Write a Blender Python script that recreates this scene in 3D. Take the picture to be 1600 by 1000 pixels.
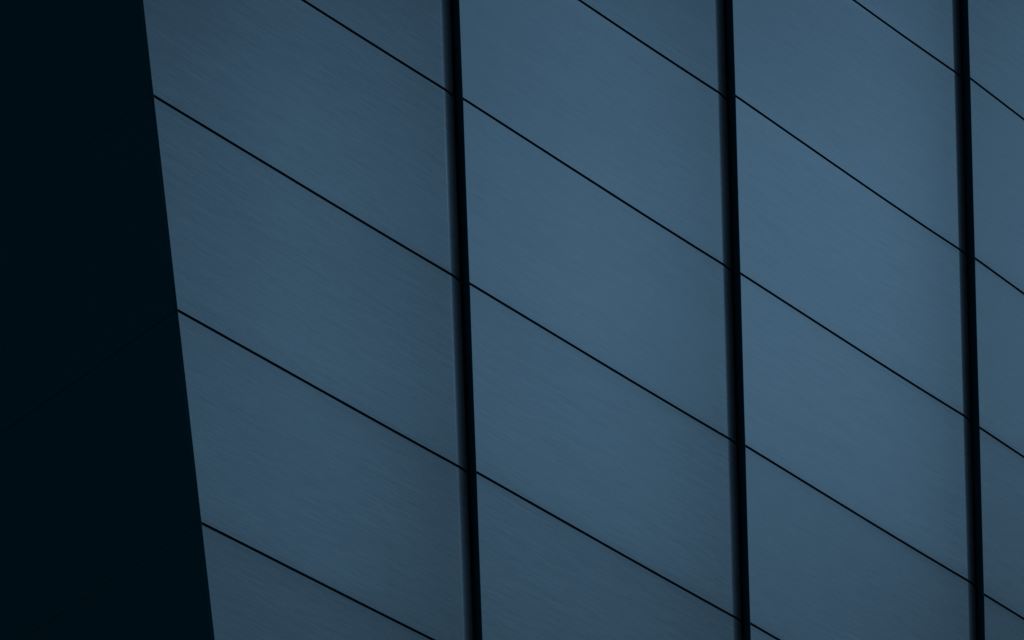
import bpy, math, random
from mathutils import Vector, Matrix

sc = bpy.context.scene
for o in list(bpy.data.objects):
    bpy.data.objects.remove(o)
col = sc.collection

# ------------------------------------------------------------------ camera
EYE = Vector((0.0, 0.0, 1.7))
cam_d = bpy.data.cameras.new("camera")
cam_d.sensor_width = 36.0
cam_d.lens = 5200.0 / 1600.0 * 36.0          # 117 mm
cam_d.clip_start = 0.1
cam_d.clip_end = 2000.0
cam = bpy.data.objects.new("camera", cam_d)
col.objects.link(cam)
# camera tilted 15 degrees up and rolled 30 degrees
right = Vector((0.8660254, -0.1294095, 0.4829629))
down = Vector((0.5, 0.2241439, -0.8365163))
fwd = Vector((0.0, 0.9659258, 0.2588190))
m = Matrix((right, -down, -fwd)).transposed().to_4x4()
m.translation = EYE
cam.matrix_world = m
sc.camera = cam

# ------------------------------------------------------------------ light
SUN_EL = math.radians(22.9)
SUN_AZ = math.radians(111.4)                 # from +Y towards +X
world = bpy.data.worlds.new("World")
sc.world = world
world.use_nodes = True
nt = world.node_tree
bg = nt.nodes.get("Background") or nt.nodes.new("ShaderNodeBackground")
sky = nt.nodes.new("ShaderNodeTexSky")
sky.sky_type = 'NISHITA'
sky.sun_disc = False
sky.sun_elevation = SUN_EL
sky.sun_rotation = SUN_AZ
nt.links.new(sky.outputs[0], bg.inputs[0])
bg.inputs[1].default_value = 0.14
sun_d = bpy.data.lights.new("sun", 'SUN')
sun_d.energy = 2.0
sun_d.angle = math.radians(9.0)
sun_d.color = (1.0, 0.97, 0.93)
sun = bpy.data.objects.new("sun", sun_d)
col.objects.link(sun)
sdir = Vector((math.cos(SUN_EL) * math.sin(SUN_AZ), math.cos(SUN_EL) * math.cos(SUN_AZ), math.sin(SUN_EL)))
sun.rotation_euler = (-sdir).to_track_quat('-Z', 'Y').to_euler()
sun.location = (20, -5, 20)

sc.render.engine = 'CYCLES'
sc.view_settings.view_transform = 'Standard'
sc.view_settings.look = 'None'
sc.view_settings.gamma = 1.0
sc.view_settings.use_curve_mapping = False
sc.view_settings.exposure = -3.0

# ------------------------------------------------------------------ helpers
rnd = random.Random(7)

def link(o, parent=None):
    col.objects.link(o)
    if parent is not None:
        o.parent = parent
    return o

def mesh_obj(name, verts, faces, mat, parent=None, uvs=None, smooth=False, origin=None, fmats=None, mats=None):
    org = Vector(origin) if origin is not None else Vector((0, 0, 0))
    me = bpy.data.meshes.new(name)
    me.from_pydata([tuple(Vector(v) - org) for v in verts], [], faces)
    for mm in (mats or [mat]):
        me.materials.append(mm)
    if fmats:
        for p, k in zip(me.polygons, fmats):
            p.material_index = k
    if uvs:
        lay = me.uv_layers.new(name="UVMap")
        for p in me.polygons:
            for li in p.loop_indices:
                lay.data[li].uv = uvs[me.loops[li].vertex_index]
    if smooth:
        for p in me.polygons:
            p.use_smooth = (not fmats) or fmats[p.index] == 0
    me.update()
    o = bpy.data.objects.new(name, me)
    o.location = org
    return link(o, parent)

def nodes_of(mat):
    mat.use_nodes = True
    t = mat.node_tree
    return t, t.nodes, t.links, t.nodes["Principled BSDF"]

def brushed_metal(name, base, metallic, rough, tone, bump, streak=(0.9, 70.0), coat=0.0):
    """painted / brushed sheet metal whose grain runs along the panel"""
    mat = bpy.data.materials.new(name)
    t, N, L, b = nodes_of(mat)
    uv = N.new("ShaderNodeUVMap"); uv.uv_map = "UVMap"
    info = N.new("ShaderNodeObjectInfo")
    off = N.new("ShaderNodeVectorMath"); off.operation = 'SCALE'
    comb = N.new("ShaderNodeCombineXYZ")
    for i in range(3):
        L.new(info.outputs["Random"], comb.inputs[i])
    L.new(comb.outputs[0], off.inputs[0]); off.inputs["Scale"].default_value = 37.0
    add = N.new("ShaderNodeVectorMath"); add.operation = 'ADD'
    L.new(uv.outputs[0], add.inputs[0]); L.new(off.outputs[0], add.inputs[1])

    def noise(sx, sy, detail, rough_, rot=0.0, dist=0.0):
        mp = N.new("ShaderNodeMapping")
        mp.inputs["Scale"].default_value = (sx, sy, 1)
        mp.inputs["Rotation"].default_value = (0, 0, rot)
        mp.vector_type = 'POINT'
        L.new(add.outputs[0], mp.inputs[0])
        n = N.new("ShaderNodeTexNoise")
        n.inputs["Scale"].default_value = 1.0
        n.inputs["Detail"].default_value = detail
        n.inputs["Roughness"].default_value = rough_
        n.inputs["Distortion"].default_value = dist
        L.new(mp.outputs[0], n.inputs["Vector"])
        return n.outputs["Fac"]
    fine = noise(streak[0] * 5.0, streak[1] * 1.3, 6, 0.7)
    band = noise(streak[0] * 0.55, streak[1] * 0.16, 4, 0.55)
    cloud = noise(0.9, 1.7, 3, 0.5)
    speck = noise(60, 150, 2, 0.5)

    def mix(a, wa, b_, wb):
        m1 = N.new("ShaderNodeMath"); m1.operation = 'MULTIPLY_ADD'
        L.new(a, m1.inputs[0]); m1.inputs[1].default_value = wa; m1.inputs[2].default_value = 0
        m2 = N.new("ShaderNodeMath"); m2.operation = 'MULTIPLY_ADD'
        L.new(b_, m2.inputs[0]); m2.inputs[1].default_value = wb
        L.new(m1.outputs[0], m2.inputs[2])
        return m2.outputs[0]
    s = mix(fine, 0.60, band, 0.12)
    s = mix(s, 1.0, cloud, 0.11)
    s = mix(s, 1.0, speck, 0.17)
    mr = N.new("ShaderNodeMapRange")
    mr.inputs["From Min"].default_value = 0.4; mr.inputs["From Max"].default_value = 0.6
    mr.inputs["To Min"].default_value = 1 - tone; mr.inputs["To Max"].default_value = 1 + tone
    L.new(s, mr.inputs["Value"])
    # each sheet very slightly different in tone
    pr = N.new("ShaderNodeMapRange")
    pr.inputs["To Min"].default_value = 0.975; pr.inputs["To Max"].default_value = 1.025
    L.new(info.outputs["Random"], pr.inputs["Value"])
    mu = N.new("ShaderNodeMath"); mu.operation = 'MULTIPLY'
    L.new(mr.outputs[0], mu.inputs[0]); L.new(pr.outputs[0], mu.inputs[1])
    colr = N.new("ShaderNodeVectorMath"); colr.operation = 'SCALE'
    colr.inputs[0].default_value = base
    L.new(mu.outputs[0], colr.inputs["Scale"])
    L.new(colr.outputs[0], b.inputs["Base Color"])
    rr = N.new("ShaderNodeMapRange")
    rr.inputs["From Min"].default_value = 0.3; rr.inputs["From Max"].default_value = 0.7
    rr.inputs["To Min"].default_value = rough - 0.015; rr.inputs["To Max"].default_value = rough + 0.015
    L.new(s, rr.inputs["Value"])
    L.new(rr.outputs[0], b.inputs["Roughness"])
    b.inputs["Metallic"].default_value = metallic
    bp = N.new("ShaderNodeBump")
    bp.inputs["Strength"].default_value = bump
    bp.inputs["Distance"].default_value = 0.002
    L.new(s, bp.inputs["Height"])
    L.new(bp.outputs[0], b.inputs["Normal"])
    return mat

def plain(name, base, rough, metallic=0.0, spec=0.3, scale=40.0):
    mat = bpy.data.materials.new(name)
    t, N, L, b = nodes_of(mat)
    tc = N.new("ShaderNodeTexCoord")
    n = N.new("ShaderNodeTexNoise"); n.inputs["Scale"].default_value = scale; n.inputs["Detail"].default_value = 6
    L.new(tc.outputs["Object"], n.inputs["Vector"])
    mr = N.new("ShaderNodeMapRange"); mr.inputs["To Min"].default_value = 0.8; mr.inputs["To Max"].default_value = 1.2
    L.new(n.outputs["Fac"], mr.inputs["Value"])
    s = N.new("ShaderNodeVectorMath"); s.operation = 'SCALE'; s.inputs[0].default_value = base
    L.new(mr.outputs[0], s.inputs["Scale"]); L.new(s.outputs[0], b.inputs["Base Color"])
    b.inputs["Roughness"].default_value = rough
    b.inputs["Metallic"].default_value = metallic
    b.inputs["Specular IOR Level"].default_value = spec
    return mat

M_LIGHT = brushed_metal("blue_grey_sheet_metal", (0.0243, 0.0548, 0.0925), 1.0, 0.325, 0.13, 0.22)
M_SHADED = brushed_metal("near_black_sheet_metal", (0.003, 0.10, 0.155), 0.0, 0.6, 0.06, 0.1)  # shaded-side version of the cladding, its shade put into the colour
M_SHADED.node_tree.nodes["Principled BSDF"].inputs["Specular IOR Level"].default_value = 0.05
M_JOINT_SHADE = plain("black_rubber", (0.001, 0.012, 0.03), 0.8, spec=0.02)  # shade inside the thin joints, painted as a dark strip
M_TRIM_SHADE = plain("black_edge_metal", (0.003, 0.10, 0.17), 0.7, spec=0.05)  # corner bar, plus shade painted on the panel edges
M_CORE = plain("dark_membrane", (0.002, 0.004, 0.006), 0.9, spec=0.02, scale=6)
M_BOUNCE_GROUND = plain("pale_concrete", (0.45, 0.45, 0.44), 0.9, scale=3)  # unseen ground, made pale to bounce light onto the shaded side

# ------------------------------------------------------------------ ground
g = mesh_obj("ground", [(-600, -600, 0), (600, -600, 0), (600, 600, 0), (-600, 600, 0)], [(0, 1, 2, 3)], M_BOUNCE_GROUND)
g["kind"] = "structure"

# ------------------------------------------------------------------ facade frame (metres)
O = Vector((-0.35399905, 20.38382495, 7.19898851))
U = Vector((0.8455113, 0.51777176, 0.1304724))        # along the thin joints
V = Vector((0.52887034, 0.28446137, -0.79961109))     # down the slanting ribs
N_ = Vector((0.51755774, -0.85479404, 0.0382249))     # outward
C0 = Vector((-1.76449851, 19.47327927, 5.93639889))   # a point of the building corner
CD = Vector((0.58037353, 0.31787514, -0.74974793))    # down the corner
LD = Vector((-0.39531485, 0.67253819, -0.62563452)).normalized()   # joints of the dark side
NL = LD.cross(CD).normalized()
if NL.dot(EYE - C0) < 0:
    NL = -NL
PROUD = 0.020          # each column's left edge stands this far proud of its neighbour
DEPTH_BACK = 0.24      # cladding cavity

building = bpy.data.objects.new("building", None)
base = C0 + CD * (C0.z / -CD.z)
building.location = base
link(building)
building["label"] = "angular building clad in blue-grey metal panels, its left side near black"
building["category"] = "building"

def child(o):
    """parent keeping the world place"""
    o.parent = building
    o.location = o.location - base
    return o

def P(S, T, d):
    return O + U * S + V * T + N_ * d

# rib k: S = a + b*T of the left edge of column k  (k=0 is the building corner)
RIB = {0: (-2.52549, 0.095291), 1: (0.0575, 0.0003), 2: (2.6008, -0.0033),
       3: (5.0369, 0.0015), 4: (7.32, 0.0), 5: (9.75, 0.0)}
# the facade bends gently inwards: depth of the plane at each rib
BEND = {0: 0.0, 1: -0.055, 2: -0.06, 3: -0.025, 4: 0.135, 5: 0.29}
FLEX = {0: 2.3, 1: 2.7, 2: 3.6, 3: 2.5, 4: 2.5}       # degrees each sheet bends back towards its right edge
def rib(k, T):
    a, b = RIB[k]
    return a + b * T
ROLL = 0.155
# measured heights of the thin joints at the two ends of each column
JOINT = {(0, -1): (-1.1996, -1.2144), (0, 0): (-0.0392, -0.0411), (0, 1): (1.1877, 1.1827), (0, 2): (2.4221, 2.4004),
         (1, -2): (-2.3663, -2.3794), (1, -1): (-1.2219, -1.2213), (1, 0): (-0.0475, -0.0447), (1, 1): (1.1597, 1.1705),
         (2, -3): (-3.675, -3.6527), (2, -2): (-2.4248, -2.3974), (2, -1): (-1.2274, -1.2145), (2, 0): (-0.057, -0.0298),
         (2, 1): (1.1592, 1.1892), (3, -3): (-3.6748, -3.5355), (3, -2): (-2.3999, -2.2662), (3, -1): (-1.1917, -1.0935),
         (3, 0): (0.007, 0.0822)}
def joint(c, t):
    """(T at the left edge, T where the roll begins)"""
    if (c, t) in JOINT:
        return JOINT[(c, t)]
    known = sorted(k[1] for k in JOINT if k[0] == c)
    if not known:
        return (t * 1.205, t * 1.205)
    n = min(known, key=lambda q: abs(q - t))
    a, b = JOINT[(c, n)]
    return (a + (t - n) * 1.205, b + (t - n) * 1.205)

GAP = 0.019
THICK = 0.035
FOLD = 0.140 / 0.155          # the fold ends here, leaving an open channel beside the next column
def roll_drop(k):
    """a crease of about 4 degrees, then bending on to about 22; k = 0..1"""
    x = k * ROLL
    t0, t1, q = 0.10, 0.36, 0.055
    return -(t0 * x + (t1 - t0) * (x - q * (1 - math.exp(-x / q))))

def sheet_depth(c, u):
    """depth of the sheet across its width, u = 0 at the left edge, 1 where the roll begins"""
    d0 = BEND[c] + (0 if c == 0 else PROUD); d1 = BEND[c + 1]
    w = 2.39 * math.radians(FLEX[c])
    g = lambda x: 0.24 * (max(0.0, (x - 0.4) / 0.6)) ** 2.5       # integral of the growing bend
    return d0 + (d1 - d0) * u + w * (g(u) - u * 0.24)

def panel(c, t):
    """sheet between joint t (top) and joint t+1 (bottom) in column c, its right edge rolled back"""
    nu, nr, nv = 24, 16, 10
    tl, tr = joint(c, t); bl, br = joint(c, t + 1)
    bulge_v = -0.0014 + rnd.uniform(-.0006, .0006)
    tilt = rnd.uniform(-.0012, .0012)
    waves = [(rnd.uniform(1.5, 5.0), rnd.uniform(1.5, 4.5), rnd.uniform(0, 6.28), rnd.uniform(.0001, .0004)) for _ in range(4)]
    verts, uvs, faces, fm = [], [], [], []
    us = [i / nu for i in range(nu)] + [1.0, 1.0] + [1 + FOLD * ((i + 1) / nr) ** 1.5 for i in range(nr)]
    vs = [0.0, 0.012, 0.03, 0.055] + [j / nv for j in range(1, nv)] + [0.945, 0.97, 0.988, 1.0]
    nv = len(vs) - 1
    nc = len(us)
    for v in vs:
        for u in us:
            uu = min(u, 1.0)
            Tt = tl + (tr - tl) * u + GAP / 2
            Tb = bl + (br - bl) * u - GAP / 2
            # on the roll the joint keeps running straight on
            ext = 0.0
            if u > 1:
                k = (u - 1)
                Tt = tr + (tr - tl) / 2.5 * ROLL * k + GAP / 2
                Tb = br + (br - bl) / 2.5 * ROLL * k - GAP / 2
            T = Tt + (Tb - Tt) * v
            S0 = rib(c, T) + (0.006 if c == 0 else 0.0)
            S1 = rib(c + 1, T) - ROLL
            if u <= 1:
                S = S0 + (S1 - S0) * u
                d = sheet_depth(c, u)
            else:
                k = u - 1
                S = S1 + ROLL * k
                d = BEND[c + 1] + roll_drop(k)
            d += bulge_v * (4 * v * (1 - v)) * (1 if u <= 1 else max(0, 1 - (u - 1) * 1.5)) + tilt * (v - .5)
            # the brake-pressed rims lean a touch at both joints
            d += 0.0006 * (math.exp(-v / 0.035) + 1 - math.exp(-(1 - v) / 0.035)) - 0.0006
            # slight oil-canning of the thin sheet
            d += sum(am * math.sin(ku * min(u, 1.0) + kv * v + ph) for (ku, kv, ph, am) in waves)
            verts.append(P(S, T, d)); uvs.append((S, T))
    idx = lambda j, i: j * nc + i
    for j in range(len(vs) - 1):
        for i in range(nc - 1):
            if us[i] == us[i + 1]:
                continue                      # a sharp crease: the fold has its own vertices
            faces.append((idx(j, i), idx(j + 1, i), idx(j + 1, i + 1), idx(j, i + 1))); fm.append(0)
    # returns along the top, bottom and left edges, coloured dark as joint shade
    def ret(ring):
        n0 = len(verts)
        for q in ring:
            verts.append(Vector(verts[q])); uvs.append(uvs[q])
            verts.append(verts[q] - N_ * THICK); uvs.append(uvs[q])
        for a in range(len(ring) - 1):
            k = n0 + 2 * a
            faces.append((k, k + 2, k + 3, k + 1)); fm.append(1)
    ret([idx(0, i) for i in range(nc)])
    ret([idx(nv, i) for i in range(nc)][::-1])
    ret([idx(j, 0) for j in range(len(vs))][::-1])
    org = P((rib(c, bl)), bl, 0)
    o = mesh_obj("cladding_panel", verts, faces, None, None, uvs, True, org, fm, [M_LIGHT, M_TRIM_SHADE])
    child(o)
    # dark strip added in the joint below the panel as its shade
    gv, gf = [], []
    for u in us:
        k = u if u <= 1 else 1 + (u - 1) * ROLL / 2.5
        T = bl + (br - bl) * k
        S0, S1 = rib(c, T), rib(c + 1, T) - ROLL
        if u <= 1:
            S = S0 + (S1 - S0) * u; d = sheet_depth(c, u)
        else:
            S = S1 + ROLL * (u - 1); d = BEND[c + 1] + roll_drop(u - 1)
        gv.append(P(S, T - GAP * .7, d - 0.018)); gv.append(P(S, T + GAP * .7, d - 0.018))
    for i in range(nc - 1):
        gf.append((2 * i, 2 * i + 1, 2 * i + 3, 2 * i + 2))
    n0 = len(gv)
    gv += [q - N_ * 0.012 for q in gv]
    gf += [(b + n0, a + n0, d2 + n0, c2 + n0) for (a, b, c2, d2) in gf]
    gk = mesh_obj("joint_seal", gv, gf, M_JOINT_SHADE, None, None, False, org)
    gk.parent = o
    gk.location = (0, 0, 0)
    return o

RANGE = {c: (-4 - c, 5 - c) for c in range(5)}
for c in range(5):
    for t in range(*RANGE[c]):
        panel(c, t)

# dark strip down each column's proud left edge, standing in for shade
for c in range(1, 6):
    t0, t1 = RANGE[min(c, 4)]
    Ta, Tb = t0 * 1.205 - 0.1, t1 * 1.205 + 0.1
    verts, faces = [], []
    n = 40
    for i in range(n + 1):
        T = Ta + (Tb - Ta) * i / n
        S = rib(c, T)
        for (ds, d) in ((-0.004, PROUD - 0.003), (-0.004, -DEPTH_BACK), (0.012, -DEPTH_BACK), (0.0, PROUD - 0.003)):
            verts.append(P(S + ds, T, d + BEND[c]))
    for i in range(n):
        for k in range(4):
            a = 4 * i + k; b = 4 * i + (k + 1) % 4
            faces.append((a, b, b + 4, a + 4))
    child(mesh_obj("edge_trim", verts, faces, M_TRIM_SHADE, None, None, False, P(rib(c, Tb), Tb, 0)))

# ------------------------------------------------------------------ shaded side of the building, shade put into the panel colour
SP = 1.293
def shaded_panel(k, s0, s1):
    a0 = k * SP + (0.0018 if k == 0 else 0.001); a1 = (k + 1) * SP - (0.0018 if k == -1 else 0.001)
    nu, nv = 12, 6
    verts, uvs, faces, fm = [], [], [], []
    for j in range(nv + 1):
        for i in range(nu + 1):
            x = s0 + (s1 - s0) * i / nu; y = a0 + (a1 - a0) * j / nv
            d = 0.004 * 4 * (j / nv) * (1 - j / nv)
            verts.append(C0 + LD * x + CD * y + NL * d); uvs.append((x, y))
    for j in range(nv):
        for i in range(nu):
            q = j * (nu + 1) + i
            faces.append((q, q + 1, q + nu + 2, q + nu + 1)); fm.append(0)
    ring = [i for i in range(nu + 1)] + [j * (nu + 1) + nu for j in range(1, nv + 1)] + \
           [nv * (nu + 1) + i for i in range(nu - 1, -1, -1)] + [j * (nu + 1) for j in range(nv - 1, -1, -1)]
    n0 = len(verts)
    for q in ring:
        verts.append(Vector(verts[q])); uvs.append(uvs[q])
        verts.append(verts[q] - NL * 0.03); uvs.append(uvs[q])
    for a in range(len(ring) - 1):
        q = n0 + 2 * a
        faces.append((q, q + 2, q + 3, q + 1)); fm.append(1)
    o = mesh_obj("cladding_panel", verts, faces, None, None, uvs, True, C0 + LD * s0 + CD * a1, fm, [M_SHADED, M_TRIM_SHADE])
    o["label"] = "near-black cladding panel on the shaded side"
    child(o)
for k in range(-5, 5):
    shaded_panel(k, 0.014, 3.2)
    shaded_panel(k, 3.2 + GAP, 6.4)

# slim black bar closing the corner
verts, faces = [], []
for y in (-6.6, 6.6):
    q = C0 + CD * y
    for w in (U * 0.004 + N_ * 0.0, LD * 0.010, LD * 0.010 - NL * 0.09, U * 0.004 - N_ * 0.09):
        verts.append(q + w)
faces = [(0, 1, 5, 4), (1, 2, 6, 5), (2, 3, 7, 6), (3, 0, 4, 7), (0, 3, 2, 1), (4, 5, 6, 7)]
child(mesh_obj("corner_trim", verts, faces, M_TRIM_SHADE, None, None, False, C0 + CD * 6.6))

# the wall behind the cladding, down to the ground
Z = Vector((0, 0, 1))
Uh = Z.cross(N_).normalized()
Uh = Uh if Uh.dot(U) > 0 else -Uh
Lh = Z.cross(NL).normalized()
Lh = Lh if Lh.dot(LD) > 0 else -Lh
verts = []
for tt in (-12.0, 8.6):
    q = C0 + CD * tt - N_ * DEPTH_BACK - NL * DEPTH_BACK
    # keep the inner corner behind both faces
    for w in (q, q + Uh * 17, q + Uh * 17 + Lh * 12, q + Lh * 12):
        verts.append(w)
faces = [(0, 1, 5, 4), (1, 2, 6, 5), (2, 3, 7, 6), (3, 0, 4, 7), (0, 3, 2, 1), (4, 5, 6, 7)]
child(mesh_obj("wall", verts, faces, M_CORE, None, None, False, C0))
